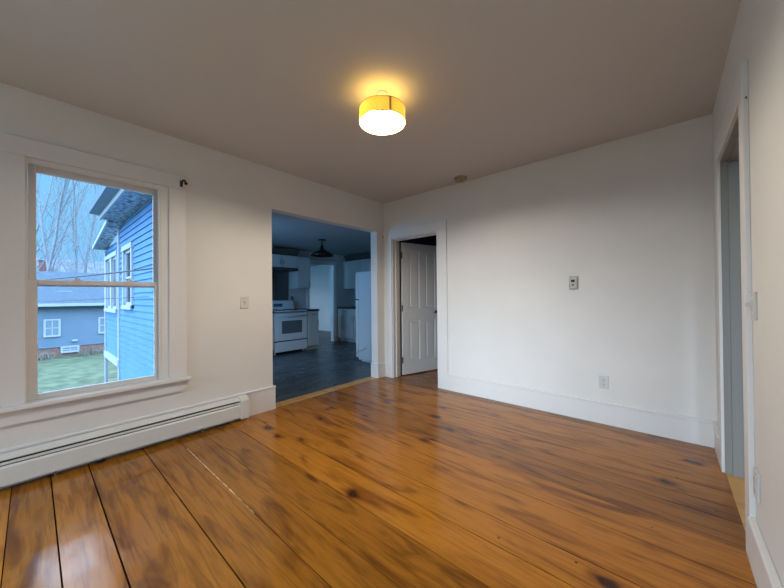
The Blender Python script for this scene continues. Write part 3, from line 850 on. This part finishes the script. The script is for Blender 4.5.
def wing_window(hole, mull):
    x0, x1, za, zb = hole
    q = MB(); yf, yb = -2.335, -2.285
    t = 0.09
    q.box(x0 - t, x0, yf, yb, za - .06, zb + t); q.box(x1, x1 + t, yf, yb, za - .06, zb + t)
    q.box(x0 - t - .02, x1 + t + .02, yf - .01, yb, zb, zb + t); q.box(x0 - t, x1 + t, yf - .02, yb, za - .08, za)
    for a, b in ((x0, x0 + .04), (x1 - .04, x1)): q.box(a, b, -2.30, -2.25, za, zb)
    zm = (za + zb) / 2
    for a, b in ((za, za + .05), (zm - .02, zm + .02), (zb - .05, zb)): q.box(x0, x1, -2.30, -2.25, a, b)
    if mull: q.box((x0 + x1) / 2 - .08, (x0 + x1) / 2 + .08, yf, -2.25, za, zb)
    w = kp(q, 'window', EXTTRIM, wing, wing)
    q = MB(); q.box(x0 + .02, x1 - .02, -2.276, -2.272, za + .02, zb - .02); kp(q, 'pane', GLASS, w, wing)
wing_window(KW1, False); wing_window(WA, False); wing_window(WB, True)
q = MB()
q.box(-5.38, -5.28, -2.33, -2.28, GZ, 2.7); q.box(-7.17, -7.07, -2.33, -2.28, GZ, 2.36)
q.box(-7.17, -5.3, -2.345, -2.27, -0.20, -0.06)
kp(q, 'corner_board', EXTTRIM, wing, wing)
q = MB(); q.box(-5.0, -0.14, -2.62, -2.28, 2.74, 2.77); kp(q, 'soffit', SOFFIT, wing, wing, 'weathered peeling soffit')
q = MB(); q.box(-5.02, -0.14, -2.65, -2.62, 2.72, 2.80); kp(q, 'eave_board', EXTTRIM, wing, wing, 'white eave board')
q = MB(); q.prism([(-2.65, 2.80), (-2.79, 2.82), (-2.81, 2.92), (-2.3, 3.12), (-0.2, 3.9), (-0.2, 2.80)], 'x', -5.0, -0.14); kp(q, 'roof', mat('wing_roof_edge', (0.13, 0.21, 0.30), 0.8), wing, wing)
q = MB(); q.prism([(-5.0, 2.70), (-7.2, 2.40), (-7.2, 2.45), (-5.0, 2.76)], 'y', -2.52, -2.28); kp(q, 'porch_soffit', SOFFIT, wing, wing, 'weathered porch soffit')
q = MB(); q.prism([(-4.9, 2.70), (-7.2, 2.385), (-7.2, 2.455), (-4.9, 2.77)], 'y', -2.545, -2.515); kp(q, 'porch_eave_board', EXTTRIM, wing, wing, 'white porch eave board')

# neighbouring house with a shingled roof
NX = -30.0
nb = tag(empty('neighbour_house', (NX - 4, -1.5, GZ)), 'grey blue neighbouring house with white window frames and shingle roof', 'house')
NY0, NY1 = -9.0, 7.5
q = MB(); q.box(NX - 8.5, NX, NY0, NY1, GZ + 0.62, 0.92)
z = GZ + 0.65
while z < 0.85:
    q.prism([(NX, z), (NX + 0.02, z), (NX + 0.004, z + 0.12), (NX, z + 0.12)], 'y', NY0, NY1); z += 0.13
kp(q, 'siding', NBWALL, nb, nb)
q = MB(); q.box(NX - 8.4, NX - 0.04, NY0 + .05, NY1 - .05, GZ, GZ + 0.63); kp(q, 'foundation', BRICK, nb, nb, 'reddish brick foundation')
q = MB(); q.prism([(NX + 0.45, 0.88), (NX - 4.2, 3.45), (NX - 8.9, 0.88), (NX - 8.9, 0.78), (NX + 0.45, 0.78)], 'y', NY0 - .4, NY1 + .4); rf = kp(q, 'roof', NBROOF, nb, nb)
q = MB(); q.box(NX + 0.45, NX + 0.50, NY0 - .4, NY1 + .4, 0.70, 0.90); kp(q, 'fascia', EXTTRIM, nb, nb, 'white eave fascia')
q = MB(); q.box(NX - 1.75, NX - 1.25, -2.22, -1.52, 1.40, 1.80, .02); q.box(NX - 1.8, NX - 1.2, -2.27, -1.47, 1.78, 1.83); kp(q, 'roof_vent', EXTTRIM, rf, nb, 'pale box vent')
def nb_window(yc, zc, w, h, nm='window'):
    q = MB(); xf = NX + 0.06; t = 0.11
    q.box(NX, xf, yc - w/2 - t, yc - w/2, zc - h/2 - t, zc + h/2 + t); q.box(NX, xf, yc + w/2, yc + w/2 + t, zc - h/2 - t, zc + h/2 + t)
    q.box(NX, xf, yc - w/2, yc + w/2, zc + h/2, zc + h/2 + t); q.box(NX, xf + .03, yc - w/2 - t, yc + w/2 + t, zc - h/2 - t, zc - h/2)
    q.box(NX, xf - .02, yc - .025, yc + .025, zc - h/2, zc + h/2); q.box(NX, xf - .02, yc - w/2, yc + w/2, zc - .03, zc + .03)
    o = kp(q, nm, EXTTRIM, nb, nb)
    q = MB(); q.box(NX + .01, NX + .025, yc - w/2, yc + w/2, zc - h/2, zc + h/2); kp(q, 'pane', EXTGL, o, nb)
for yc in (-5.9, -2.55, 0.3, 3.2): nb_window(yc, -0.85, 0.62, 1.05)
nb_window(-1.65, GZ + 0.42, 0.75, 0.26, 'basement_window')
q = MB(); q.box(NX + .02, NX + .14, -1.55, -1.25, -1.93, -1.80, .02); kp(q, 'wall_lamp', EXTTRIM, nb, nb)
# weeds along the foundation
random.seed(12)
q = MB()
for k in range(620):
    yy = random.uniform(-7, 3)
    if abs(yy + 1.9) < 0.65: continue
    xx = NX + random.uniform(0.75, 1.6); h = random.uniform(0.2, 0.6) * (1.2 if random.random() < .2 else 1)
    q.tube([(xx, yy, GZ - .02), (xx + random.uniform(-.1, .1), yy + random.uniform(-.1, .1), GZ + h * .6), (xx + random.uniform(-.2, .2), yy + random.uniform(-.25, .25), GZ + h)], [0.03, 0.02, 0.008], 3, cap=False)
wd = tag(q.build('weeds', WEED), 'dry tangled weeds along the brick foundation of the neighbouring house', 'weeds'); wd['kind'] = 'stuff'

# farther house
fh = tag(empty('distant_house', (-62, 0, GZ)), 'brownish distant house whose roof shows above the neighbouring roof', 'house')
q = MB(); q.box(-69, -59.5, -18, 18, GZ, 4.2); kp(q, 'walls', FARW, fh, fh)
q = MB(); q.prism([(-59, 4.1), (-64, 7.1), (-69.5, 4.1)], 'y', -18.4, 18.4); kp(q, 'roof', FARW, fh, fh)
q = MB(); q.box(-60.9, -60.2, -2.9, -1.75, 4.6, 6.5); q.box(-61.0, -60.1, -3.0, -1.65, 6.4, 6.55); kp(q, 'chimney', mat('red_brick', (0.20, 0.095, 0.10), 0.9, var=0.2, vscale=8), fh, fh, 'red brick chimney')

# bare trees
def tree(name, label, base, trunks, seed, r0, length, depth, spread, group=None):
    rnd = random.Random(seed)
    root = tag(empty(name, base), label, 'tree', group)
    q = MB(); tw = MB()
    def grow(p, d, L_, r, lvl):
        pts = [p]; n = 5
        dd = d.copy()
        for i in range(n):
            dd = (dd + Vector((rnd.gauss(0, .07), rnd.gauss(0, .07), rnd.gauss(0.03, .05)))).normalized()
            pts.append(pts[-1] + dd * L_ / n)
        rr = [r * (1 - .62 * i / n) for i in range(n + 1)]
        (q if lvl == 0 else tw).tube(pts, rr, 6 if lvl == 0 else (4 if lvl < 2 else 3), cap=False)
        if lvl >= depth: return
        k = {0: 8, 1: 5, 2: 3}.get(lvl, 2)
        for i in range(k):
            t = rnd.uniform(0.30 if lvl == 0 else .15, 0.98)
            j = min(int(t * n), n - 1); f = t * n - j
            pp = pts[j].lerp(pts[j + 1], f)
            az = rnd.uniform(0, 2 * PI); tilt = rnd.uniform(.35, .75) * spread
            ax = dd.orthogonal().normalized()
            side = (Matrix.Rotation(az, 3, dd) @ ax)
            nd = (dd * math.cos(tilt) + side * math.sin(tilt) + Vector((0, 0, .25))).normalized()
            grow(pp, nd, L_ * rnd.uniform(.38, .6), max(rr[j] * .42, 0.009), lvl + 1)
    for (dx, dy, tx, ty, ls) in trunks:
        grow(Vector(base) + Vector((dx, dy, 0)), Vector((tx, ty, 1)).normalized(), length * ls, r0, 0)
    kp(q, 'trunk', BARK, root, root)
    kp(tw, 'branches', BARK, root, root)
    return root
tree('bare_tree', 'tall bare tree with several trunks behind the neighbouring roof', (-45.0, -1.5, GZ), [(0, 0, 0.0, -.03, 1), (.3, .45, .02, .05, .95), (-.3, -.5, 0, -.14, .9), (0, .9, 0, .17, .85)], 5, 0.19, 19.5, 3, 0.8)
tree('bare_tree', 'bare tree at the left edge of the window view', (-52.0, -5.0, GZ), [(0, 0, 0, .10, 1), (.2, .5, 0, .2, .8)], 9, 0.15, 20, 3, 0.8)
tree('bare_tree', 'low bushy bare tree beside the eave of the blue wing', (-41.5, 1.9, GZ), [(0, 0, 0, -.12, 1), (0, .4, 0, .02, 1), (.2, .8, 0, .14, 1), (0, -.3, 0, -.25, .8)], 17, 0.09, 11.5, 2, 0.7)

# two service cables crossing the view
def cable(label, a, b, sag, r):
    a, b = Vector(a), Vector(b); pts = []
    for i in range(25):
        t = i / 24; p_ = a.lerp(b, t); p_.z -= sag * 4 * t * (1 - t); pts.append(p_)
    q = MB(); q.tube(pts, r, 6)
    tag(q.build('cable', CABLE), label, 'cable')
cable('upper dark overhead cable crossing the window view above the meeting rail', (-16.2, -4.412, 1.905), (-0.8, -2.37, 1.575), 0.06, 0.010)
cable('lower thin overhead cable crossing the view in the lower sash', (-20.1, -4.06, 1.025), (-1.2, -2.37, 1.235), 0.0, 0.005)
